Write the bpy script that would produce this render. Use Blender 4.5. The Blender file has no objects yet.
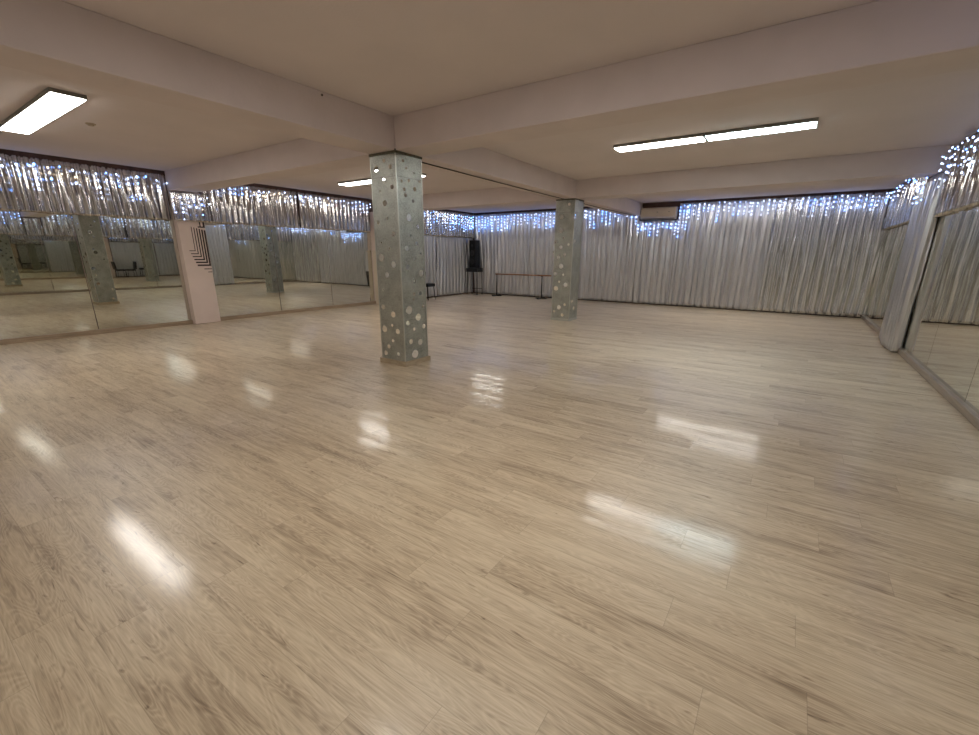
import bpy, bmesh, math, random
from mathutils import Vector, Matrix, noise
PI = math.pi
random.seed(7)
sc = bpy.context.scene
C = sc.collection

# ------------------------------------------------------------------ dimensions (metres)
XL, XR = -10.83, 1.61          # faces of the skirting ledges on the left / right walls
YN, YB = -1.25, 14.76          # near wall, back wall
H, HB = 3.095, 2.73            # ceiling, underside of the beams
XC, W = -4.278, 0.46           # right face and width of the columns / long beam
Y1, Y2 = 4.187, 9.606          # near faces of the two columns / cross beams
VZ = 2.15                      # lower edge of the valances
DISCS = {1: {'f': [(-0.202, 1.954, 0.02), (-0.382, 1.91, 0.026), (-0.105, 1.759, 0.031), (-0.339, 1.654, 0.015), (-0.191, 1.58, 0.018), (-0.363, 1.461, 0.053), (-0.131, 1.375, 0.042), (-0.264, 1.236, 0.038), (-0.361, 1.037, 0.013), (-0.382, 0.801, 0.034), (-0.19, 0.711, 0.042), (-0.222, 0.555, 0.021), (-0.38, 0.492, 0.048), (-0.119, 0.48, 0.038), (-0.224, 0.339, 0.023), (-0.313, 0.249, 0.031), (-0.38, 0.146, 0.036), (-0.129, 0.158, 0.025), (-0.353, 2.552, 0.037), (-0.099, 2.553, 0.029), (-0.206, 2.633, 0.024), (-0.085, 2.321, 0.027), (-0.226, 2.406, 0.024), (-0.308, 2.288, 0.014), (-0.23, 2.137, 0.038), (-0.008, 2.388, 0.012)], 's': [(0.185, 1.965, 0.046), (0.342, 1.86, 0.032), (0.203, 1.744, 0.017), (0.307, 1.644, 0.022), (0.118, 1.581, 0.037), (0.379, 1.517, 0.018), (0.25, 1.441, 0.023), (0.123, 1.338, 0.037), (0.376, 1.256, 0.047), (0.233, 1.16, 0.034), (0.222, 0.98, 0.023), (0.344, 0.984, 0.03), (0.211, 0.909, 0.017), (0.114, 0.772, 0.058), (0.39, 0.81, 0.024), (0.288, 0.658, 0.052), (0.077, 0.597, 0.034), (0.392, 0.518, 0.035), (0.193, 0.5, 0.024), (0.122, 0.334, 0.035), (0.306, 0.299, 0.044), (0.196, 0.143, 0.062), (0.212, 2.415, 0.022), (0.087, 2.394, 0.018), (0.314, 2.516, 0.012), (0.411, 2.426, 0.015), (0.318, 2.323, 0.029), (0.125, 2.3, 0.022), (0.143, 2.233, 0.025), (0.277, 2.175, 0.021), (0.172, 2.552, 0.015), (0.125, 2.632, 0.019)]}, 2: {'f': [(-0.138, 2.611, 0.033), (-0.319, 2.358, 0.053), (-0.313, 2.062, 0.054), (-0.236, 1.897, 0.029), (-0.434, 1.821, 0.039), (-0.291, 1.693, 0.043), (-0.106, 1.75, 0.029), (-0.467, 1.584, 0.03), (-0.188, 1.532, 0.035), (-0.341, 1.465, 0.04), (-0.266, 1.267, 0.058), (-0.407, 1.091, 0.04), (-0.201, 1.075, 0.026), (-0.295, 0.912, 0.022), (-0.127, 0.846, 0.053), (-0.369, 0.754, 0.056), (-0.268, 0.309, 0.052), (-0.123, 0.382, 0.029), (-0.39, 0.209, 0.03), (-0.171, 0.134, 0.039)], 's': [(0.042, 2.339, 0.056), (0.154, 2.091, 0.023), (0.095, 1.829, 0.039), (0.124, 0.463, 0.041), (0.26, 0.293, 0.047)]}}

# ------------------------------------------------------------------ materials
def new_mat(name):
    m = bpy.data.materials.new(name); m.use_nodes = True
    nt = m.node_tree; b = nt.nodes['Principled BSDF']
    return m, nt, b
def N(nt, t, **kw):
    n = nt.nodes.new(t)
    for k, v in kw.items(): setattr(n, k, v)
    return n
def L(nt, a, b): nt.links.new(a, b)
def M(nt, op, a, b=None, c=None):
    n = nt.nodes.new('ShaderNodeMath'); n.operation = op
    for i, v in enumerate((a, b, c)):
        if v is None: continue
        if isinstance(v, (int, float)): n.inputs[i].default_value = v
        else: nt.links.new(v, n.inputs[i])
    return n.outputs[0]
def ramp(nt, fac, stops):
    r = nt.nodes.new('ShaderNodeValToRGB')
    while len(r.color_ramp.elements) < len(stops): r.color_ramp.elements.new(0.5)
    for e, (p, c) in zip(r.color_ramp.elements, stops):
        e.position = p; e.color = (*c, 1) if len(c) == 3 else c
    nt.links.new(fac, r.inputs[0]); return r.outputs[0]
def coords(nt, scale=(1, 1, 1)):
    t = N(nt, 'ShaderNodeTexCoord'); m = N(nt, 'ShaderNodeMapping'); m.inputs['Scale'].default_value = scale
    L(nt, t.outputs['Object'], m.inputs[0]); return m.outputs[0]
def noisy(name, c1, c2, rough=0.6, metal=0.0, scale=8, bump=0.0, bscale=60, spec=0.5, mapping=(1, 1, 1), coat=0, detail=4, lo=.35, hi=.65):
    m, nt, b = new_mat(name)
    co = coords(nt, mapping)
    n = N(nt, 'ShaderNodeTexNoise'); n.inputs['Scale'].default_value = scale; n.inputs['Detail'].default_value = detail
    L(nt, co, n.inputs['Vector'])
    L(nt, ramp(nt, n.outputs[0], [(lo, c1), (hi, c2)]), b.inputs['Base Color'])
    b.inputs['Roughness'].default_value = rough; b.inputs['Metallic'].default_value = metal
    b.inputs['Specular IOR Level'].default_value = spec
    b.inputs['Coat Weight'].default_value = coat; b.inputs['Coat Roughness'].default_value = .1
    if bump:
        n2 = N(nt, 'ShaderNodeTexNoise'); n2.inputs['Scale'].default_value = bscale; L(nt, co, n2.inputs['Vector'])
        bp = N(nt, 'ShaderNodeBump'); bp.inputs['Strength'].default_value = bump; bp.inputs['Distance'].default_value = .01
        L(nt, n2.outputs[0], bp.inputs['Height']); L(nt, bp.outputs[0], b.inputs['Normal'])
    return m
def emis(name, col, strength):
    m, nt, b = new_mat(name)
    b.inputs['Base Color'].default_value = (.8, .8, .8, 1)
    b.inputs['Emission Color'].default_value = (*col, 1); b.inputs['Emission Strength'].default_value = strength
    b.inputs['Roughness'].default_value = .4
    return m

CEIL = noisy('ceiling_paint', (.69, .625, .62), (.73, .66, .655), .85, scale=1.2, bump=.12, bscale=50, spec=.2)
BEAM = noisy('beam_paint', (.66, .585, .575), (.70, .62, .61), .7, scale=2.5, bump=.25, bscale=14, spec=.3)
WALL = noisy('wall_dark_paint', (.13, .085, .075), (.17, .12, .11), .8, scale=3, spec=.2)
PIL = noisy('pilaster_paint', (.66, .54, .48), (.70, .58, .52), .45, scale=2, bump=.15, bscale=10, spec=.5)
DARKBR = noisy('wall_top_dark_brown', (.06, .03, .022), (.12, .06, .045), .5, scale=6)
WHITEW = noisy('near_wall_paint', (.76, .73, .68), (.80, .77, .72), .6, scale=2, spec=.3)
PALEOAK = noisy('pale_oak_skirting', (.36, .28, .185), (.47, .375, .26), .4, scale=7, mapping=(1, 1, 6), detail=6)
LEDGE = noisy('skirting_laminate', (.27, .20, .135), (.38, .285, .195), .35, scale=7, mapping=(1, .35, 6), detail=6)
LEDGED = noisy('skirting_dark_laminate', (.20, .15, .11), (.29, .225, .165), .35, scale=7, mapping=(1, .35, 6), detail=6)
STRIPE = noisy('black_stripe', (.02, .008, .008), (.03, .014, .012), .3, scale=5)
BLACK = noisy('black_vinyl', (.006, .006, .007), (.012, .012, .013), .45, scale=20, bump=.1, bscale=120)
BLACKM = noisy('black_powder_coat', (.012, .012, .013), (.02, .02, .02), .4, metal=.3, scale=20)
CLOTHG = noisy('speaker_grille_cloth', (.008, .008, .009), (.014, .014, .014), .8, scale=200, spec=.2)
CHROME = noisy('chrome_tube', (.55, .55, .55), (.62, .62, .62), .18, metal=1, scale=4)
WOODB = noisy('varnished_barre_wood', (.22, .09, .03), (.34, .15, .055), .35, scale=9, mapping=(.6, 6, 6), detail=6)
CREAM = noisy('cream_plastic', (.62, .53, .42), (.66, .57, .46), .4, scale=3)
SLOT = noisy('dark_louvre_plastic', (.05, .04, .035), (.08, .07, .06), .6, scale=3)
HOUS = noisy('lamp_housing_metal', (.22, .22, .205), (.28, .28, .26), .45, metal=.5, scale=4)
CABLE = noisy('dark_cable_sheath', (.05, .035, .03), (.07, .05, .045), .5, scale=4)
CLEARC = noisy('pale_cable_sheath', (.45, .42, .42), (.5, .47, .47), .4, scale=4)
TRIMM = noisy('column_edge_metal', (.48, .49, .45), (.55, .56, .52), .35, metal=.7, scale=6)
COLLAR = noisy('column_top_dark_olive', (.09, .085, .06), (.15, .14, .10), .7, scale=25)
LAMP_W = emis('led_diffuser_warm', (1.0, .96, .90), 27)
LAMP_C = emis('led_diffuser_cool', (.76, .95, 1.0), 30)
BULBS = [emis('led_bulb_white', (.48, .62, 1.0), 5.0), emis('led_bulb_blue', (.13, .33, 1.0), 8.0), emis('led_bulb_warm', (1.0, .80, .55), 2.0)]

def mirror_mat(name, col):
    m, nt, b = new_mat(name)
    b.inputs['Base Color'].default_value = (*col, 1); b.inputs['Metallic'].default_value = 1; b.inputs['Roughness'].default_value = 0.012
    return m
MIRROR = mirror_mat('silvered_mirror_glass', (.725, .725, .655))
DISC = mirror_mat('mirror_sticker', (.88, .90, .87))

def silver_wrap():                                # pale grey glitter film
    m, nt, b = new_mat('silver_glitter_film')
    co = coords(nt)
    v = N(nt, 'ShaderNodeTexVoronoi'); v.inputs['Scale'].default_value = 150; L(nt, co, v.inputs['Vector'])
    n = N(nt, 'ShaderNodeTexNoise'); n.inputs['Scale'].default_value = 5; n.inputs['Detail'].default_value = 5; L(nt, co, n.inputs['Vector'])
    f = M(nt, 'ADD', M(nt, 'MULTIPLY', v.outputs['Color'], .5), M(nt, 'MULTIPLY', n.outputs[0], .5))
    L(nt, ramp(nt, f, [(.25, (.22, .23, .205)), (.7, (.50, .515, .47))]), b.inputs['Base Color'])
    b.inputs['Metallic'].default_value = .7
    L(nt, M(nt, 'ADD', M(nt, 'MULTIPLY', v.outputs['Color'], .25), .28), b.inputs['Roughness'])
    bp = N(nt, 'ShaderNodeBump'); bp.inputs['Strength'].default_value = .25; bp.inputs['Distance'].default_value = .003
    L(nt, f, bp.inputs['Height']); L(nt, bp.outputs[0], b.inputs['Normal'])
    return m
WRAP = silver_wrap()

def lame(name, c1, c2, rough, metal, bump):       # silver lame cloth: fine vertical crush
    m, nt, b = new_mat(name)
    co = coords(nt, (14, 14, .7))
    n = N(nt, 'ShaderNodeTexNoise'); n.inputs['Scale'].default_value = 3; n.inputs['Detail'].default_value = 5; n.inputs['Distortion'].default_value = .6
    L(nt, co, n.inputs['Vector'])
    L(nt, ramp(nt, n.outputs[0], [(.3, c1), (.7, c2)]), b.inputs['Base Color'])
    b.inputs['Metallic'].default_value = metal; b.inputs['Roughness'].default_value = rough
    bp = N(nt, 'ShaderNodeBump'); bp.inputs['Strength'].default_value = bump; bp.inputs['Distance'].default_value = .02
    L(nt, n.outputs[0], bp.inputs['Height']); L(nt, bp.outputs[0], b.inputs['Normal'])
    return m
VAL = lame('silver_lame_shiny', (.33, .315, .305), (.84, .83, .82), .13, 1.0, .25)
CUR = lame('silver_satin_curtain', (.58, .585, .61), (.74, .745, .77), .29, .9, .12)
SHN = lame('silver_satin_shinier', (.60, .62, .66), (.85, .87, .90), .21, 1.0, .1)

def floor_mat():
    m, nt, b = new_mat('oak_laminate_planks')
    pw, pl = .1965, 1.285
    t = N(nt, 'ShaderNodeTexCoord'); s = N(nt, 'ShaderNodeSeparateXYZ'); L(nt, t.outputs['Object'], s.inputs[0])
    x, y = s.outputs[0], s.outputs[1]
    yr = M(nt, 'DIVIDE', M(nt, 'ADD', y, 10 * pw - .052), pw); row = M(nt, 'FLOOR', yr); fy = M(nt, 'FRACT', yr)
    wn = N(nt, 'ShaderNodeTexWhiteNoise', noise_dimensions='1D'); L(nt, row, wn.inputs['W'])
    xr = M(nt, 'ADD', M(nt, 'DIVIDE', x, pl), M(nt, 'MULTIPLY', wn.outputs['Value'], 7.0)); col = M(nt, 'FLOOR', xr); fx = M(nt, 'FRACT', xr)
    cv = N(nt, 'ShaderNodeCombineXYZ'); L(nt, row, cv.inputs[0]); L(nt, col, cv.inputs[1])
    pn = N(nt, 'ShaderNodeTexWhiteNoise', noise_dimensions='3D'); L(nt, cv.outputs[0], pn.inputs['Vector'])
    pv = pn.outputs['Value']; ps = N(nt, 'ShaderNodeSeparateColor'); L(nt, pn.outputs['Color'], ps.inputs[0])
    # grain coordinates, shifted for each plank
    def gv(sx, sy):
        c = N(nt, 'ShaderNodeCombineXYZ')
        L(nt, M(nt, 'ADD', M(nt, 'MULTIPLY', x, sx), M(nt, 'MULTIPLY', pv, 37.0)), c.inputs[0])
        L(nt, M(nt, 'ADD', M(nt, 'MULTIPLY', y, sy), M(nt, 'MULTIPLY', ps.outputs[0], 53.0)), c.inputs[1])
        L(nt, M(nt, 'MULTIPLY', ps.outputs[1], 29.0), c.inputs[2]); return c.outputs[0]
    def nz(v, sc_, det=3, dist=0.0, rough=.5):
        n = N(nt, 'ShaderNodeTexNoise'); n.inputs['Scale'].default_value = sc_; n.inputs['Detail'].default_value = det
        n.inputs['Distortion'].default_value = dist; n.inputs['Roughness'].default_value = rough
        L(nt, v, n.inputs['Vector']); return n.outputs[0]
    broad = nz(gv(1.3, 8.5), 1.0, 2, .35)                       # contour field: cathedrals and knots
    rings = M(nt, 'PINGPONG', M(nt, 'MULTIPLY', broad, 24.0), 0.5)
    rings = M(nt, 'POWER', M(nt, 'MULTIPLY', rings, 2.0), 1.6)
    fine = nz(gv(5.0, 130), 1.0, 6, .4, .7)
    streak = nz(gv(1.6, 32), 1.0, 5, .6, .65)
    blot = nz(gv(2.0, 9), 1.0, 3, .8)
    dark = nz(gv(4.5, 19), 1.0, 3, 1.4)
    k = M(nt, 'MULTIPLY', M(nt, 'MAXIMUM', M(nt, 'SUBTRACT', dark, .67), 0.0), 5.5)   # knots
    g = M(nt, 'ADD', M(nt, 'MULTIPLY', fine, .42), M(nt, 'MULTIPLY', streak, .40))
    g = M(nt, 'ADD', g, M(nt, 'MULTIPLY', blot, .34))
    g = M(nt, 'SUBTRACT', g, M(nt, 'MULTIPLY', M(nt, 'SUBTRACT', 1.0, rings), .085))
    g = M(nt, 'ADD', g, M(nt, 'MULTIPLY', M(nt, 'SUBTRACT', pv, .5), .10))
    g = M(nt, 'SUBTRACT', g, M(nt, 'MULTIPLY', k, .40))
    colr = ramp(nt, g, [(.29, (.195, .137, .085)), (.40, (.36, .270, .178)), (.51, (.52, .412, .280)), (.66, (.66, .548, .39))])
    # plank seams
    ey = M(nt, 'MINIMUM', fy, M(nt, 'SUBTRACT', 1.0, fy)); ex = M(nt, 'MINIMUM', fx, M(nt, 'SUBTRACT', 1.0, fx))
    sy_ = M(nt, 'LESS_THAN', ey, .0065); sx_ = M(nt, 'LESS_THAN', ex, .0011)
    seam = M(nt, 'MAXIMUM', sy_, sx_)
    mx = N(nt, 'ShaderNodeMix', data_type='RGBA'); L(nt, M(nt, 'MULTIPLY', seam, .30), mx.inputs[0])
    L(nt, colr, mx.inputs[6]); mx.inputs[7].default_value = (.16, .11, .07, 1)
    L(nt, mx.outputs[2], b.inputs['Base Color'])
    L(nt, M(nt, 'ADD', .34, M(nt, 'MULTIPLY', fine, .14)), b.inputs['Roughness'])
    b.inputs['Specular IOR Level'].default_value = .5
    b.inputs['Coat Weight'].default_value = .36; b.inputs['Coat Roughness'].default_value = .085; b.inputs['Coat IOR'].default_value = 1.5
    # every board lies at a slightly different tilt and is faintly cupped
    bp = N(nt, 'ShaderNodeBump'); bp.inputs['Strength'].default_value = .06; bp.inputs['Distance'].default_value = .004; L(nt, fine, bp.inputs['Height'])
    tv = N(nt, 'ShaderNodeCombineXYZ')
    L(nt, M(nt, 'MULTIPLY', M(nt, 'SUBTRACT', ps.outputs[0], .5), .010), tv.inputs[0])
    cup = M(nt, 'MULTIPLY', M(nt, 'SUBTRACT', fy, .5), .012)
    L(nt, M(nt, 'ADD', cup, M(nt, 'MULTIPLY', M(nt, 'SUBTRACT', ps.outputs[1], .5), .026)), tv.inputs[1])
    va = N(nt, 'ShaderNodeVectorMath', operation='ADD'); L(nt, bp.outputs[0], va.inputs[0]); L(nt, tv.outputs[0], va.inputs[1])
    vn = N(nt, 'ShaderNodeVectorMath', operation='NORMALIZE'); L(nt, va.outputs[0], vn.inputs[0])
    L(nt, vn.outputs[0], b.inputs['Normal']); L(nt, vn.outputs[0], b.inputs['Coat Normal'])
    return m
FLOOR = floor_mat()

# ------------------------------------------------------------------ builders
def box(bm, a, b):
    x0, y0, z0 = a; x1, y1, z1 = b
    v = [bm.verts.new(p) for p in ((x0, y0, z0), (x1, y0, z0), (x1, y1, z0), (x0, y1, z0), (x0, y0, z1), (x1, y0, z1), (x1, y1, z1), (x0, y1, z1))]
    for f in ((0, 3, 2, 1), (4, 5, 6, 7), (0, 1, 5, 4), (1, 2, 6, 5), (2, 3, 7, 6), (3, 0, 4, 7)): bm.faces.new([v[i] for i in f])
def bm_box(a, b, bev=0.0, seg=2):
    bm = bmesh.new(); box(bm, a, b)
    if bev: bmesh.ops.bevel(bm, geom=bm.edges[:], offset=bev, segments=seg, affect='EDGES', profile=.7)
    return bm
def tube(bm, pts, r, n=8):
    pts = [Vector(p) for p in pts]; rings = []
    up = None
    for i, p in enumerate(pts):
        d = (pts[min(i + 1, len(pts) - 1)] - pts[max(i - 1, 0)]).normalized()
        if up is None: up = d.orthogonal().normalized()
        up = (up - d * up.dot(d)).normalized() if (up - d * up.dot(d)).length > 1e-4 else d.orthogonal().normalized()
        w = d.cross(up)
        rings.append([bm.verts.new(p + (up * math.cos(2 * PI * k / n) + w * math.sin(2 * PI * k / n)) * r) for k in range(n)])
    for a, b in zip(rings, rings[1:]):
        for k in range(n): bm.faces.new((a[k], a[(k + 1) % n], b[(k + 1) % n], b[k]))
    bm.faces.new(rings[0][::-1]); bm.faces.new(rings[-1])
def obj(name, bm, mat, parent=None, smooth=False):
    bmesh.ops.recalc_face_normals(bm, faces=bm.faces[:])
    me = bpy.data.meshes.new(name); bm.to_mesh(me); bm.free()
    if mat: me.materials.append(mat)
    if smooth: me.shade_smooth()
    o = bpy.data.objects.new(name, me); C.objects.link(o)
    if parent: o.parent = parent
    return o
def tag(o, label=None, cat=None, group=None, kind=None):
    if label: o['label'] = label
    if cat: o['category'] = cat
    if group: o['group'] = group
    if kind: o['kind'] = kind
    return o
def thing(name, label, cat, loc=(0, 0, 0), rz=0, group=None):
    o = bpy.data.objects.new(name, None); C.objects.link(o); o.location = loc; o.rotation_euler = (0, 0, rz)
    o.empty_display_size = .1
    return tag(o, label, cat, group)
def struct(name, bm, mat, label=None, parent=None):
    o = obj(name, bm, mat, parent)
    if not parent: o['kind'] = 'structure'
    if label: o['label'] = label
    return o

# ------------------------------------------------------------------ room shell
WL, WR = XL - .06, XR + .06
struct('floor', bm_box((WL - .2, YN - .2, -.15), (WR + .2, YB + .2, 0)), FLOOR, 'glossy light oak laminate plank floor')
struct('ceiling', bm_box((WL - .2, YN - .2, H), (WR + .2, YB + .2, H + .2)), CEIL, 'beige painted ceiling between the beams')
struct('wall_left', bm_box((WL - .2, YN - .2, 0), (WL, YB + .2, H)), WALL, 'long wall behind the left mirrors and valance')
struct('wall_right', bm_box((WR, YN - .2, 0), (WR + .2, YB + .2, H)), WALL, 'long wall behind the right mirrors and valance')
struct('wall_back', bm_box((WL, YB, 0), (WR, YB + .2, H)), WALL, 'far wall behind the silver curtains')
struct('wall_near', bm_box((WL, YN - .2, 0), (WR, YN, H)), WHITEW, 'plain painted wall opposite the curtained wall')

struct('ceiling_beam', bm_box((XC - W, YN, HB), (XC, YB, H), .006, 1), BEAM, 'long painted ceiling beam running over both columns to the curtained far wall')
for (xa, xb, ya, lab) in ((WL, XC - W, Y1, 'painted cross beam left of the near spotted column'), (XC, WR, Y1, 'painted cross beam right of the near spotted column'),
                          (WL, XC - W, Y2, 'painted cross beam left of the far spotted column'), (XC, WR, Y2, 'painted cross beam right of the far spotted column')):
    struct('ceiling_beam', bm_box((xa, ya, HB), (xb, ya + W, H), .006, 1), BEAM, lab)

# wall pilasters under the cross beams (left wall ones show, right wall ones sit behind cloth)
PD = .13
def pilaster(xa, xb, ya, yb, lab):
    return struct('wall_pilaster', bm_box((xa, ya, 0), (xb, yb, HB), .006, 1), PIL, lab)
p1 = pilaster(WL, XL + PD, 4.19, 4.71, 'pale pink pilaster with black nested corner stripes between left mirrors')
p2 = pilaster(WL, XL + PD, 9.45, 9.97, 'pale pilaster with cream lower cladding just left of the near column')
pilaster(XR - .02, WR, Y2 + .06, Y2 + .52, 'pilaster behind the full-length silver drape of the right wall')
# black stripes of the first pilaster: nested corners, open to the upper left
bm = bmesh.new(); fx = XL + PD
for k in range(6):
    yv = 4.700 - .052 * k; zb = 1.235 + .062 * k; wv = .034 - .004 * k
    box(bm, (fx, yv - wv, zb), (fx + .002, yv, 1.98 + .012 * k)); box(bm, (fx, 4.43 - .022 * k, zb), (fx + .002, yv - wv, zb + wv))
box(bm, (fx, 4.55, 1.165), (fx + .002, 4.702, 1.182)); box(bm, (fx, 4.62, 1.10), (fx + .002, 4.702, 1.115))
box(bm, (fx, 4.665, 2.03), (fx + .002, 4.702, 2.3)); box(bm, (fx, 4.56, 2.03), (fx + .002, 4.665, 2.055)); box(bm, (fx, 4.60, 2.055), (fx + .002, 4.622, 2.3))
obj('black_stripes', bm, STRIPE, p1)
bm = bmesh.new(); box(bm, (XL, 9.435, 0), (XL + PD + .015, 9.45, 1.58)); box(bm, (XL + PD, 9.45, 0), (XL + PD + .015, 9.60, 1.58)); box(bm, (XL - .01, 9.42, 1.58), (XL + PD + .035, 9.64, 1.62))
obj('cladding', bm, CREAM, p2)['label'] = 'cream lower cladding with a small cap'

# skirting ledges in front of the mirrors
def ledge(name, xa, xb, ya, yb, mat, lab):
    struct(name, bm_box((xa, ya, 0), (xb, yb, .085), .006, 1), mat, lab)
ledge('baseboard_left', WL, XL, YN, 4.19, LEDGE, 'oak ledge under the nearest left mirrors')
ledge('baseboard_left', WL, XL, 4.71, 9.45, LEDGE, 'oak ledge under the left mirrors beyond the pink pilaster')
ledge('baseboard_right', XR, WR, YN, Y2 + .06, LEDGED, 'brown ledge under the right mirrors before the drape')
ledge('baseboard_right', XR, WR, Y2 + .52, YB, LEDGED, 'brown ledge under the right mirrors beyond the drape')
# thin dark brown strips along the wall tops above the valances
for i, (a, b, lab) in enumerate((((WL, YN, 3.0), (WL + .035, 4.19, H), 'dark brown strip over the near left valance'), ((WL, 4.71, 3.0), (WL + .035, 9.45, H), 'dark brown strip over the second left valance'),
                  ((WL, 10.1, 3.0), (WL + .035, YB - .04, H), 'dark brown strip over the far left drapes'), ((XC, YB - .035, 3.0), (WR, YB, H), 'dark brown strip over the far curtains on the right'),
                  ((WL, YB - .035, 3.0), (XC - W, YB, H), 'dark brown strip over the far curtains on the left'))):
    struct('trim_%d' % (i + 1), bm_box(a, b), DARKBR, lab)

# ------------------------------------------------------------------ mirrors
def mirror(side, ya, yb, lab):
    g = .0055
    if side == 'L': a, b = (WL, ya + g, .085), (WL + .012, yb - g, 2.45)
    else: a, b = (WR - .012, ya + g, .085), (WR, yb - g, 2.45)
    o = obj('wall_mirror', bm_box(a, b, .0015, 1), MIRROR)
    tag(o, lab, 'mirror', 'tall mirror panels on the left wall' if side == 'L' else 'tall mirror panels on the right wall')
mirror('L', 2.58, 4.19, 'left wall mirror panel next to the striped pink pilaster, on its near side')
mirror('L', .92, 2.58, 'left wall mirror panel cut by the left edge of the photo')
mirror('L', 4.71, 6.30, 'left wall mirror panel just beyond the striped pink pilaster')
mirror('L', 6.30, 7.88, 'middle left wall mirror panel reflecting the far spotted column')
mirror('L', 7.88, 9.45, 'left wall mirror panel ending at the cream clad pilaster')
mirror('R', 7.93, Y2 + .06, 'right wall mirror panel touching the full-length silver drape')
mirror('R', 6.23, 7.93, 'second right wall mirror panel from the drape')
mirror('R', 4.53, 6.23, 'right wall mirror panel cut by the right edge of the photo')
mirror('R', 2.83, 4.53, 'right wall mirror panel seen only as a reflection in the near left mirrors')
mirror('R', 1.13, 2.83, 'right wall mirror panel beside the camera, only glimpsed in reflections')
mirror('R', Y2 + .52, 12.9, 'right wall mirror panel beyond the drape, partly hidden by it')
mirror('R', 12.9, YB, 'right wall mirror panel in the far corner')

# ------------------------------------------------------------------ cloth
def drape(name, path, z0, z1, lam, amp, seed, mat, lab, cat, group=None, rows=22, side=1, ds=.016, hem=0.0, s_off=0.0):
    # path: (x, y) polyline along the wall; cloth folds out along its normal
    P = [Vector((a, b)) for a, b in path]; seg = []; tot = 0
    for a, b in zip(P, P[1:]): seg.append((tot, a, b, (b - a).length)); tot += (b - a).length
    n = max(4, int(tot / ds)); bm = bmesh.new(); grid = []
    for i in range(n + 1):
        s = tot * i / n
        for (s0, a, b, l) in seg:
            if s <= s0 + l + 1e-6: break
        t = (s - s0) / l; p = a.lerp(b, t); d = (b - a).normalized()
        # soften corner normals
        nr = Vector((-d.y, d.x)) * side
        row = []; s += s_off
        for j in range(rows + 1):
            q = j / rows; zt_ = z1(p.y) if callable(z1) else z1; z = zt_ + (z0 - zt_) * q
            drift = noise.noise(Vector((s * .9 + seed * 3.1, z * .55, seed))) * 2.6
            drift2 = noise.noise(Vector((s * 2.3 - seed, z * 1.1, seed + 9))) * 2.0
            a1 = .55 + .75 * (noise.noise(Vector((s * 1.7, seed * 5.3, z * .3))) * .5 + .5)
            ph = 2 * PI * s / lam + drift
            if cat == 'curtain':
                f = a1 * (1 - 2.2 * (1 - abs(math.sin(ph * .5 + .8 * noise.noise(Vector((s * 5, seed, 1)))))) ** 2.0) + .30 * math.sin(2 * PI * s / (lam * .41) + drift2 * 1.2) * (1.1 - .6 * q)
            else:
                f = a1 * math.copysign(abs(math.sin(ph)) ** .75, math.sin(ph)) + .45 * math.sin(2 * PI * s / (lam * .37) + drift2 * 1.5) * (1.1 - .5 * q)
            f += .35 * noise.noise(Vector((s * 14, z * 1.2, seed)))
            off = amp * f * (.75 + .35 * q)
            sl = .3 * amp * math.cos(ph)
            zz = z + (hem * noise.noise(Vector((s * 3, seed, 0))) if j == rows else 0)
            row.append(bm.verts.new((p.x + nr.x * off + d.x * sl, p.y + nr.y * off + d.y * sl, zz)))
        grid.append(row)
    for a, b in zip(grid, grid[1:]):
        for j in range(rows): bm.faces.new((a[j], b[j], b[j + 1], a[j + 1]))
    me = bpy.data.meshes.new(name); bm.to_mesh(me); bm.free(); me.materials.append(mat); me.shade_smooth()
    o = bpy.data.objects.new(name, me); C.objects.link(o)
    so = o.modifiers.new('cloth', 'SOLIDIFY'); so.thickness = .003
    return tag(o, lab, cat, group)

VT = 3.02
gl = 'short shiny silver valances along the left wall'
gr = 'short shiny silver valances along the right wall'
VA = .024
drape('valance', [(XL - .01, YN + .02), (XL - .01, 1.52)], VZ, VT, .125, VA, 1, VAL, 'silver valance at the left edge over the cut-off mirror', 'valance', gl, side=-1, hem=.02)
drape('valance', [(XL - .01, 1.55), (XL - .01, 4.15)], VZ, VT, .125, VA, 2, VAL, 'silver valance over the left mirror before the striped pilaster', 'valance', gl, side=-1, hem=.02)
drape('valance', [(XL + PD + .045, 4.12), (XL + PD + .045, 4.76)], VZ, HB - .02, .13, .022, 3, VAL, 'narrow silver valance over the striped pink pilaster', 'valance', gl, side=-1, hem=.02)
drape('valance', [(XL - .01, 4.785), (XL - .01, 7.07)], VZ, VT, .13, VA, 4, VAL, 'silver valance just beyond the striped pilaster on the left wall', 'valance', gl, side=-1, hem=.02)
drape('valance', [(XL - .01, 7.1), (XL - .01, 9.42)], VZ, VT, .13, VA, 5, VAL, 'silver valance on the left wall ending behind the near column', 'valance', gl, side=-1, hem=.02)
drape('valance', [(XL + .08, 10.05), (XL + .08, YB - .16)], VZ, VT, .14, .026, 6, VAL, 'silver valance between the near column and the far left corner', 'valance', gl, side=-1, hem=.02)
drape('valance', [(XR + .01, Y1 + .01), (XR + .01, Y1 + W - .01)], VZ - .05, HB - .02, .15, .02, 17, VAL, 'short piece of silver valance under the cross beam by the camera', 'valance', gr, side=1, hem=.02)
drape('valance', [(XR + .01, Y1 + .5), (XR + .01, 7.2)], VZ - .05, VT, .15, VA, 7, VAL, 'silver valance at the right edge over the cut-off mirror', 'valance', gr, side=1, hem=.02)
drape('valance', [(XR + .01, 7.2), (XR + .01, Y2 - .03)], VZ - .05, VT, .15, VA, 8, VAL, 'silver valance over the right mirror touching the drape', 'valance', gr, side=1, hem=.02)
drape('valance', [(XR + .01, YN + .02), (XR + .01, Y1 - .04)], VZ - .05, VT, .15, VA, 9, VAL, 'silver valance of the right wall shown only in the left mirrors', 'valance', gr, side=1, hem=.02)
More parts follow.
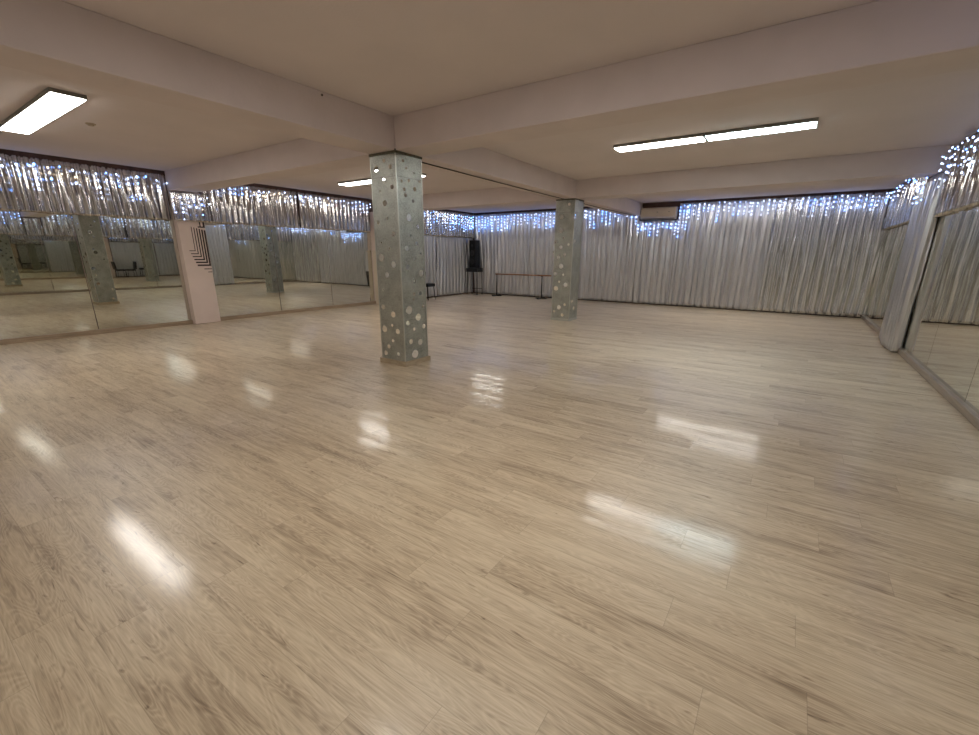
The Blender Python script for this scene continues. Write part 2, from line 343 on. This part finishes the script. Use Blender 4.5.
drape('valance', [(XR + .01, 11.24), (XR + .01, YB - .17)], VZ, VT, .15, VA, 10, VAL, 'silver valance in the far right corner beyond the drape', 'valance', gr, side=1, hem=.02)
# full-length drapes on the side walls
gc = 'full-length silver curtains hung on the walls'
drape('curtain', [(WR - .02, Y2 - .075), (XR - .07, Y2 - .03), (XR - .10, 10.2), (XR - .02, 11.2)], .02, lambda y: HB - .02 if y < Y2 + W + .03 else VT, .15, .028, 12, CUR, 'full-length silver drape standing forward between the right wall mirrors', 'curtain', gc, side=1, rows=34)
drape('curtain', [(XL - .02, 10.05), (XL - .02, 12.38)], .04, VZ + .1, .17, .03, 13, CUR, 'left wall curtain behind the black chairs', 'curtain', gc, side=-1, rows=30)
drape('curtain', [(XL - .02, 12.42), (XL - .02, YB - .15)], .04, VZ + .1, .19, .03, 14, CUR, 'left wall curtain between the chairs and the tall speaker', 'curtain', gc, side=-1, rows=30)
# far wall: nine curtains
yb = YB - .10
spans = [(-10.78, -9.62, VT, 'far wall curtain in the left corner behind the tall speaker'),
         (-9.615, -8.225, VT, 'far wall curtain behind the left end of the ballet barre'),
         (-8.22, -6.90, VT, 'far wall curtain behind the right end of the ballet barre'),
         (-6.895, -5.60, VT, 'far wall curtain mostly hidden by the far spotted column'),
         (-5.595, -4.31, VT, 'far wall curtain between the far column and the air conditioner'),
         (-4.305, -3.14, 2.575, 'shorter far wall curtain hanging below the air conditioner'),
         (-3.135, -1.95, VT, 'far wall curtain just right of the air conditioner'),
         (-1.945, -.72, VT, 'far wall curtain second to the right of the air conditioner'),
         (-.715, .48, VT, 'bright far wall curtain next but one to the right corner'),
         (.485, 1.655, VT, 'far wall curtain filling the right corner')]
for i, (xa, xb, zt, lab) in enumerate(spans):
    drape('curtain', [(xa, yb), (xb, yb)], .03, zt, .175, .036, 20, SHN if xa > -1 else CUR, lab, 'curtain', gc, side=-1, rows=36, s_off=xa + 12)

# ------------------------------------------------------------------ columns with mirror stickers
disc_me = None
def disc_mesh():
    bm = bmesh.new(); n = 20; top = []; bot = []
    for k in range(n):
        a = 2 * PI * k / n; bot.append(bm.verts.new((math.cos(a), math.sin(a), 0))); top.append(bm.verts.new((math.cos(a) * .96, math.sin(a) * .96, 1)))
    bm.faces.new(top); bm.faces.new(bot[::-1])
    for k in range(n): bm.faces.new((bot[k], bot[(k + 1) % n], top[(k + 1) % n], top[k]))
    bmesh.ops.recalc_face_normals(bm, faces=bm.faces[:])
    me = bpy.data.meshes.new('mirror_disc'); bm.to_mesh(me); bm.free(); me.materials.append(DISC); return me
disc_me = disc_mesh()
def put_disc(col, loc, rot, r):
    o = bpy.data.objects.new('mirror_disc', disc_me); C.objects.link(o); o.parent = col
    o.location = loc; o.rotation_euler = (rot[0] + random.uniform(-.03, .03), rot[1] + random.uniform(-.03, .03), rot[2]); o.scale = (r, r, .005)
def column(yc, data, lab, base):
    cx, cy = XC - W / 2, yc + W / 2; h = W / 2
    t = thing('column', lab, 'column', (cx, cy, 0), 0, 'square columns with round mirror stickers')
    obj('shaft', bm_box((-h + .002, -h + .002, 0), (h - .002, h - .002, HB - .002)), WRAP, t)
    for sx, sy in ((-1, -1), (1, -1), (1, 1), (-1, 1)):
        obj('corner_strip', bm_box((sx * h - .011, sy * h - .011, .07), (sx * h + .004 * sx, sy * h + .004 * sy, HB - .03)) if sx > 0 and sy > 0 else
            bm_box((min(sx * (h + .003), sx * (h - .011)), min(sy * (h + .003), sy * (h - .011)), .07), (max(sx * (h + .003), sx * (h - .011)), max(sy * (h + .003), sy * (h - .011)), HB - .03)), TRIMM, t)
    g = .012
    obj('collar', bm_box((-h - g, -h - g, HB - .028), (h + g, h + g, HB - .002), .004, 1), COLLAR, t)  # thin dark olive band around the column top
    zs = 2.44
    bm = bmesh.new()
    for a in ((-h, -h - .0008, zs, h, -h + .003, zs + .006), (h - .003, -h, zs, h + .0008, h, zs + .006)): box(bm, a[:3], a[3:])
    obj('film_seam', bm, HOUS, t)
    if base:
        bm = bmesh.new()
        e = .026
        for a in (((-h - e, -h - e, 0), (h + e, -h, .068)), ((-h - e, h, 0), (h + e, h + e, .068)), ((-h - e, -h, 0), (-h, h, .068)), ((h, -h, 0), (h + e, h, .068))): box(bm, *a)
        obj('skirting', bm, PALEOAK, t)['label'] = 'pale oak skirting around the foot'
    else:
        bm = bmesh.new(); e = .010
        for a in (((-h - e, -h - e, 0), (h + e, -h, .05)), ((-h - e, h, 0), (h + e, h + e, .05)), ((-h - e, -h, 0), (-h, h, .05)), ((h, -h, 0), (h + e, h, .05))): box(bm, *a)
        obj('skirting', bm, TRIMM, t)
    for (u, z, r) in data['f']: put_disc(t, (u + h, -h + .002, z), (PI / 2, 0, 0), r)
    for (u, z, r) in data['s']: put_disc(t, (h - .002, u - h, z), (0, PI / 2, 0), r)
    rnd = random.Random(int(yc * 10))
    for k in range(34):
        u = rnd.uniform(-.18, .18); z = .12 + 2.5 * (k // 2 + rnd.random() * .6) / 17; r = rnd.choice((.02, .025, .035, .045, .05))
        if k % 2: put_disc(t, (-h + .002, u, z), (0, -PI / 2, 0), r)
        else: put_disc(t, (u, h - .002, z), (-PI / 2, 0, 0), r)
    return t
column(Y1, DISCS[1], 'near silver column with round mirror stickers and oak skirting', True)
column(Y2, DISCS[2], 'far silver column with round mirror stickers beside the ballet barre', False)

# ------------------------------------------------------------------ ceiling lamps
def lamp(x, y, warm, lab, grp='slim LED ceiling panels, two to a row'):
    t = thing('ceiling_lamp', lab, 'ceiling light', (x, y, H), 0, grp)
    l, w, d = .615, .148, .042
    bm = bmesh.new()
    box(bm, (-l, -w, -d), (l, -w + .012, 0)); box(bm, (-l, w - .012, -d), (l, w, 0)); box(bm, (-l, -w + .012, -d), (-l + .012, w - .012, 0)); box(bm, (l - .012, -w + .012, -d), (l, w - .012, 0)); box(bm, (-l + .012, -w + .012, -.012), (l - .012, w - .012, 0))
    obj('housing', bm, HOUS, t)
    obj('diffuser', bm_box((-l + .013, -w + .013, -d - .008), (l - .013, w - .013, -.014)), LAMP_W if warm else LAMP_C, t)
rows_y = (1.76, 7.12, 12.25)
LL = {0: ('outer half of the ceiling light at the left edge of the photo', 'inner half of the ceiling light left of the near beam'),
      1: ('left half of the ceiling light partly hidden by the near column', 'right half of the ceiling light partly hidden by the near column'),
      2: ('single ceiling light panel beyond the far left cross beam',)}
RR = {0: ('ceiling light half overhead by the long beam, seen as a reflection', 'ceiling light half overhead by the right wall, seen as a reflection'),
      1: ('warm white half of the ceiling light right of the far column', 'cool white half of the ceiling light nearer the right wall'),
      2: ('ceiling light half beyond the far right cross beam, nearer the long beam', 'ceiling light half beyond the far right cross beam, nearer the right wall')}
for i, y in enumerate(rows_y):
    for k, x in enumerate((-8.34, -7.10) if i == 0 else (-8.42, -7.18) if i == 1 else (-8.42,)): lamp(x, y, True, LL[i][k])
    for k, x in enumerate((-1.93, -.68)): lamp(x, y, not (i == 1 and k == 1), RR[i][k])

# ceiling odds and ends
bm = bmesh.new()
for r0, z0, z1 in ((.055, -.012, 0), (.035, -.026, -.012)):
    bmesh.ops.create_cone(bm, cap_ends=True, segments=24, radius1=r0 * .9, radius2=r0, depth=z1 - z0, matrix=Matrix.Translation((0, 0, (z0 + z1) / 2)))
o = obj('smoke_detector', bm, noisy('aged_plastic', (.36, .28, .19), (.40, .32, .22), .5), None); o.location = (-7.80, 2.27, H)
tag(o, 'small round beige sensor on the ceiling by the left light', 'smoke detector')
bm = bmesh.new(); tube(bm, [(XC - .20, Y1 + W, HB - .008), (XC - .22, 6.2, HB - .012), (XC - .25, 8.0, HB - .011), (XC - .26, Y2 - .013, HB - .008)], .008)
tag(obj('ceiling_cable', bm, CABLE, None, True), 'thin dark cable under the beam between the two columns', 'cable')
bm = bmesh.new(); tube(bm, [(XC - .24, Y2 + W + .013, HB - .008), (XC - .22, 12, HB - .011), (XC - .12, YB - .2, HB - .008)], .008)
tag(obj('ceiling_cable', bm, CABLE, None, True), 'thin dark cable under the beam from the far column to the curtains', 'cable')

def fixing(x, y, z, rx, lab, rr=.012):
    bm = bmesh.new(); bmesh.ops.create_cone(bm, cap_ends=True, segments=12, radius1=rr, radius2=rr * .6, depth=.012)
    o = obj('ceiling_hook', bm, CABLE, None); o.location = (x, y, z); o.rotation_euler = rx; tag(o, lab, 'hook')
fixing(XC + .005, 3.20, 3.06, (0, PI / 2, 0), 'small dark hook in the side of the long beam before the near column')
fixing(XC + .03, Y1 - .03, HB + .006 - .006, (0, 0, 0), 'small pale hook where the beams meet above the near column', .014)
fixing(-5.28, 1.99, H - .006, (PI, 0, 0), 'small dark screw hook in the ceiling of the left bay')

# ------------------------------------------------------------------ air conditioner
t = thing('air_conditioner', 'cream wall-mounted air conditioner unit above the far curtains', 'air conditioner', (-3.735, YB, 2.60))
hw = .525
bm = bmesh.new()
prof = [(0, 0), (-.16, 0), (-.225, .06), (-.235, .30), (-.20, .335), (0, .335)]
for x in (-hw, hw): pass
va = [bm.verts.new((-hw, a, b)) for a, b in prof]; vb = [bm.verts.new((hw, a, b)) for a, b in prof]
bm.faces.new(va); bm.faces.new(vb[::-1])
for k in range(6): bm.faces.new((va[k], va[(k + 1) % 6], vb[(k + 1) % 6], vb[k]))
bmesh.ops.bevel(bm, geom=bm.edges[:], offset=.006, segments=2, affect='EDGES')
obj('body', bm, CREAM, t)
obj('louvre', bm_box((-hw + .03, -.205, .006), (hw - .03, -.165, .016)), SLOT, t)
obj('front_panel', bm_box((-hw + .01, -.246, .075), (hw - .01, -.232, .29), .004, 1), CREAM, t)
for x, w_ in ((-.02, .018), (.32, .014)):
    obj('indicator', bm_box((x - w_, -.250, .19), (x + w_, -.246, .205)), SLOT, t)['label'] = 'small dark mark on the front'
bm = bmesh.new(); box(bm, (-4.22, YB - .045, 2.95), (-3.16, YB, H))  # dark brown strip on the wall above the unit
struct('trim_6', bm, DARKBR, 'dark brown strip in the recess above the air conditioner')

# ------------------------------------------------------------------ speaker on stand
t = thing('console_table', 'black topped table on thin legs under the tall speaker', 'table', (-10.47, 14.24, 0))
obj('top', bm_box((-.27, -.2, .87), (.27, .2, 1.02), .012), BLACK, t)
for sx in (-1, 1):
    for sy in (-1, 1):
        bm = bmesh.new(); tube(bm, [(sx * .24, sy * .16, .87), (sx * .25, sy * .17, .02)], .016); tube(bm, [(sx * .25, sy * .17, .025), (sx * .25, sy * .17, 0)], .026)
        obj('leg', bm, BLACKM, t, False)
bm = bmesh.new(); tube(bm, [(-.245, .165, .22), (.245, .165, .22)], .01); tube(bm, [(0, .165, .22), (0, .165, .87)], .014)
obj('stretcher', bm, BLACKM, t)
t = thing('loudspeaker', 'tall black loudspeaker standing on the table in the far left corner', 'speaker', (-10.50, 14.28, 1.02))
obj('cabinet', bm_box((-.15, -.14, 0), (.15, .15, 1.04), .015), BLACKM, t)
obj('grille', bm_box((-.135, -.152, .03), (.135, -.139, 1.01), .004, 1), CLOTHG, t)
for z in (.24, .56, .83):
    bm = bmesh.new(); R_ = .11 if z < .8 else .05
    bmesh.ops.create_cone(bm, cap_ends=True, segments=28, radius1=R_, radius2=R_ * .93, depth=.01, matrix=Matrix.Translation((0, -.156, z)) @ Matrix.Rotation(PI / 2, 4, 'X'))
    obj('driver_ring', bm, BLACKM, t)

# ------------------------------------------------------------------ ballet barre
t = thing('ballet_barre', 'freestanding ballet barre with wooden rail before the far curtains', 'ballet barre', (-8.30, 14.2, 0))
bm = bmesh.new(); tube(bm, [(-1.14, 0, .82), (1.22, 0, .82)], .024, 12); obj('rail', bm, WOODB, t, True)['label'] = 'round varnished wooden rail'
for x in (-1.08, .86):
    bm = bmesh.new(); tube(bm, [(x, 0, .03), (x, 0, .80)], .021, 10); r = obj('upright', bm, BLACKM, t, True)
    bm = bm_box((x - .04, -.26, 0), (x + .04, .22, .035), .008); obj('foot', bm, BLACKM, r)
    obj('base_bar', bm_box((x - .22, -.03, 0), (x + .22, .03, .03), .006), BLACKM, r)
    obj('rail_bracket', bm_box((x - .03, -.03, .78), (x + .03, .03, .80), .004), BLACKM, r)

# ------------------------------------------------------------------ chairs and stool by the left curtain
def chair(name, lab, y, rz):
    t = thing(name, lab, 'chair', (-10.32, y, 0), rz, 'black chairs by the left curtain')
    obj('seat', bm_box((-.23, -.23, .415), (.23, .23, .50), .03), BLACK, t)
    bm = bm_box((-.225, -.035, .50), (.225, .035, .97), .025)
    bmesh.ops.transform(bm, matrix=Matrix.Translation((0, .245, 0)) @ Matrix.Rotation(-.12, 4, 'X') @ Matrix.Translation((0, -.05, 0)), verts=bm.verts)
    obj('backrest', bm, BLACK, t)
    for sx in (-1, 1):
        bm = bmesh.new(); tube(bm, [(sx * .20, -.20, .42), (sx * .215, -.225, 0)], .012); obj('leg', bm, BLACKM, t, True)
        bm = bmesh.new(); tube(bm, [(sx * .20, .31, .90), (sx * .20, .24, .50), (sx * .20, .20, .42), (sx * .215, .235, 0)], .012); obj('leg', bm, BLACKM, t, True)
    bm = bmesh.new(); tube(bm, [(-.205, -.2, .41), (.205, -.2, .41), (.205, .2, .41), (-.205, .2, .41), (-.205, -.2, .41)], .01); obj('seat_frame', bm, BLACKM, t)
chair('chair', 'black chair beside the left curtain facing the far wall', 10.15, PI)
chair('chair', 'black chair beside the left curtain facing its twin, nearer the stool', 10.67, 0)
t = thing('stool', 'low black padded stool showing just right of the near column', 'stool', (-10.42, 11.42, 0))
obj('seat', bm_box((-.19, -.19, .45), (.19, .19, .56), .02), BLACK, t)
for sx in (-1, 1):
    for sy in (-1, 1):
        bm = bmesh.new(); tube(bm, [(sx * .15, sy * .15, .45), (sx * .18, sy * .18, 0)], .012); obj('leg', bm, BLACKM, t, True)

# ------------------------------------------------------------------ icicle string lights
bulb_mes = []
for m_ in BULBS:
    bm = bmesh.new(); bmesh.ops.create_icosphere(bm, subdivisions=1, radius=1)
    bm.transform(Matrix.Scale(1.25, 4, (0, 0, 1)))
    me = bpy.data.meshes.new('bulb'); bm.to_mesh(me); bm.free(); me.materials.append(m_); bulb_mes.append(me)
def lights(lab, path, zt, nrm, dz=(.10, .62), step=.11, rad=.017, mix=(.8, .1, .1), cap=98, seed=0, maxn=6, jit=.05):
    rnd = random.Random(seed)
    t = thing('string_lights', lab, 'string lights', (path[0][0], path[0][1], 0), 0, 'icicle string lights hung over the silver cloth')
    o0 = Vector((path[0][0], path[0][1], 0))
    P = [Vector((a, b, 0)) for a, b in path]; bm = bmesh.new()
    top = [p + Vector((nrm[0], nrm[1], 0)) * .055 + Vector((0, 0, zt)) - o0 for p in P]
    spots = []
    for a, b in zip(top, top[1:]):
        l = (b - a).length; n = max(1, int(l / step)); pts = []
        for k in range(n + 1):
            q = a.lerp(b, k / n) + Vector((0, 0, -.02 * math.sin(k * 1.7) + rnd.uniform(-.01, .01)))
            pts.append(q)
            if k == n and b is not top[-1]: continue
            ln = rnd.uniform(*dz); m = max(1, min(maxn, int(round(ln / .10))))
            bot = q + Vector((rnd.uniform(-.02, .02), rnd.uniform(-.02, .02), -m * .1 + rnd.uniform(-.02, .02)))
            mid = q.lerp(bot, .5) + Vector((rnd.uniform(-.015, .015), rnd.uniform(-.015, .015), 0))
            tube(bm, [q, mid, bot], .0018, 4)
            for j in range(m):
                f = (j + .6 + rnd.uniform(-.25, .25)) / m
                spots.append(q.lerp(mid, f * 2) if f < .5 else mid.lerp(bot, f * 2 - 1))
        tube(bm, pts, .003, 5)
    obj('cable', bm, CLEARC, t)
    rnd.shuffle(spots)
    for s in spots[:cap]:
        k = rnd.choices((0, 1, 2), mix)[0]
        o = bpy.data.objects.new('bulb', bulb_mes[k]); C.objects.link(o); o.parent = t
        o.location = s + Vector((nrm[0], nrm[1], 0)) * rnd.uniform(.005, .03); r = rad * rnd.uniform(.6, 1.05); o.scale = (r, r, r)
WM = (.62, .24, .14)
lights('icicle lights on the valance cut by the left edge', [(XL, .2), (XL, 2.2)], 2.95, (1, 0), dz=(.08, .5), step=.16, rad=.019, mix=WM, seed=1)
lights('icicle lights on the valance before the striped pilaster', [(XL, 2.25), (XL, 4.14)], 2.95, (1, 0), dz=(.08, .55), step=.15, rad=.019, mix=WM, seed=2)
lights('icicle lights wrapped around the striped pink pilaster top', [(XL + PD + .06, 4.15), (XL + PD + .06, 4.78)], 2.68, (1, 0), step=.12, rad=.017, mix=(.7, .2, .1), seed=3, dz=(.15, .55))
lights('icicle lights beyond the striped pilaster on the left wall', [(XL, 4.85), (XL, 7.1)], 2.98, (1, 0), dz=(.05, .32), step=.13, rad=.019, mix=WM, seed=4)
lights('icicle lights on the left wall ending behind the near column', [(XL, 7.15), (XL, 9.4)], 2.98, (1, 0), dz=(.05, .32), step=.13, rad=.019, mix=(.7, .2, .1), seed=5)
lights('icicle lights between the near column and the corner speaker', [(XL + .125, 10.1), (XL + .125, 13.15)], 2.97, (1, 0), dz=(.2, .65), step=.15, rad=.018, mix=(.75, .25, 0), seed=6)
lights('dense blue icicle lights in the far left corner', [(XL + .11, 13.3), (XL + .11, YB - .16), (-9.9, YB - .16)], 2.97, (0, -1), dz=(.35, .7), step=.12, rad=.020, mix=(.45, .55, 0), seed=7)
BM = (.62, .38, 0)
yl = YB - .155
lights('icicle lights above the left end of the ballet barre', [(-9.85, yl), (-8.0, yl)], 2.97, (0, -1), dz=(.2, .65), step=.135, rad=.020, mix=(.52, .48, 0), seed=8)
lights('icicle lights above the right end of the ballet barre', [(-7.95, yl), (-6.1, yl)], 2.97, (0, -1), dz=(.2, .65), step=.135, rad=.020, mix=(.52, .48, 0), seed=9)
lights('icicle lights between the far column and the air conditioner', [(-6.05, yl), (-4.40, yl)], 2.97, (0, -1), dz=(.15, .6), step=.13, rad=.020, mix=(.75, .25, 0), seed=10)
lights('icicle lights dropping below the air conditioner', [(-4.30, yl), (-3.18, yl)], 2.50, (0, -1), dz=(.12, .5), step=.12, rad=.020, mix=(.52, .48, 0), seed=11)
lights('icicle lights hanging beside the air conditioner on its right', [(-3.10, yl), (-3.0, yl), (-2.9, yl)], 2.98, (0, -1), dz=(.7, 1.0), step=.05, rad=.019, mix=(.52, .48, 0), seed=12, maxn=9)
lights('icicle lights on the far curtain right of the air conditioner', [(-2.85, yl), (-1.3, yl)], 3.0, (0, -1), dz=(.12, .6), step=.12, rad=.018, mix=(.68, .32, 0), seed=13)
lights('icicle lights on the far curtain midway to the right corner', [(-1.25, yl), (.25, yl)], 3.0, (0, -1), dz=(.12, .5), step=.12, rad=.018, mix=(.68, .32, 0), seed=14)
lights('icicle lights on the far curtain at the right corner', [(.3, yl), (1.5, yl)], 3.0, (0, -1), dz=(.12, .5), step=.12, rad=.018, mix=(.68, .32, 0), seed=15)
lights('icicle lights on the valance in the far right corner', [(XR - .02, YB - .2), (XR - .04, 11.3), (XR - .14, 10.2)], 2.98, (-1, 0), dz=(.08, .35), step=.22, rad=.014, mix=(.68, .32, 0), seed=16)
lights('icicle lights on top of the full-length right drape', [(XR - .15, 10.15), (XR - .13, 9.58)], 2.68, (-1, 0), dz=(.1, .4), step=.09, rad=.013, mix=(.8, .2, 0), seed=17)
lights('icicle lights on the right valance beside the drape', [(XR - .03, 9.5), (XR - .03, 7.2)], 2.99, (-1, 0), dz=(.15, .6), step=.15, rad=.013, mix=(.9, .1, 0), seed=18)
lights('icicle lights on the right valance at the photo edge', [(XR - .03, 7.1), (XR - .03, 4.75)], 2.99, (-1, 0), dz=(.15, .6), step=.13, rad=.013, mix=(.6, .4, 0), seed=19)
lights('icicle lights of the right wall shown in the near left mirror', [(XR - .03, 4.1), (XR - .03, 1.6)], 2.99, (-1, 0), dz=(.15, .7), step=.10, rad=.016, mix=(.5, .5, 0), seed=20)

# ------------------------------------------------------------------ camera, world, view
Fv, Rv, Uv = Vector((-0.540851, 0.792767, -0.281071)), Vector((0.824966, 0.565145, 0.006563)), Vector((-0.164049, 0.228325, 0.959665))
cam = bpy.data.objects.new('camera', bpy.data.cameras.new('camera')); C.objects.link(cam)
mw = Matrix((( Rv.x, Uv.x, -Fv.x, 0), (Rv.y, Uv.y, -Fv.y, 0), (Rv.z, Uv.z, -Fv.z, 1.5), (0, 0, 0, 1)))
cam.matrix_world = mw
cam.data.sensor_width = 36; cam.data.lens = 432.254 / 979 * 36; cam.data.shift_y = 14.468 / 979
cam.data.clip_start = .02
sc.camera = cam
w = bpy.data.worlds.new('world'); sc.world = w; w.use_nodes = True
w.node_tree.nodes['Background'].inputs[0].default_value = (.02, .02, .022, 1); w.node_tree.nodes['Background'].inputs[1].default_value = .2
sc.view_settings.view_transform = 'Standard'; sc.view_settings.look = 'None'; sc.view_settings.gamma = 1; sc.view_settings.use_curve_mapping = False
sc.view_settings.exposure = 0.0
cy = sc.cycles
cy.max_bounces = 10; cy.diffuse_bounces = 4; cy.glossy_bounces = 8; cy.transmission_bounces = 2
cy.use_denoising = True; cy.sample_clamp_indirect = 5; cy.caustics_reflective = True; cy.use_light_tree = True
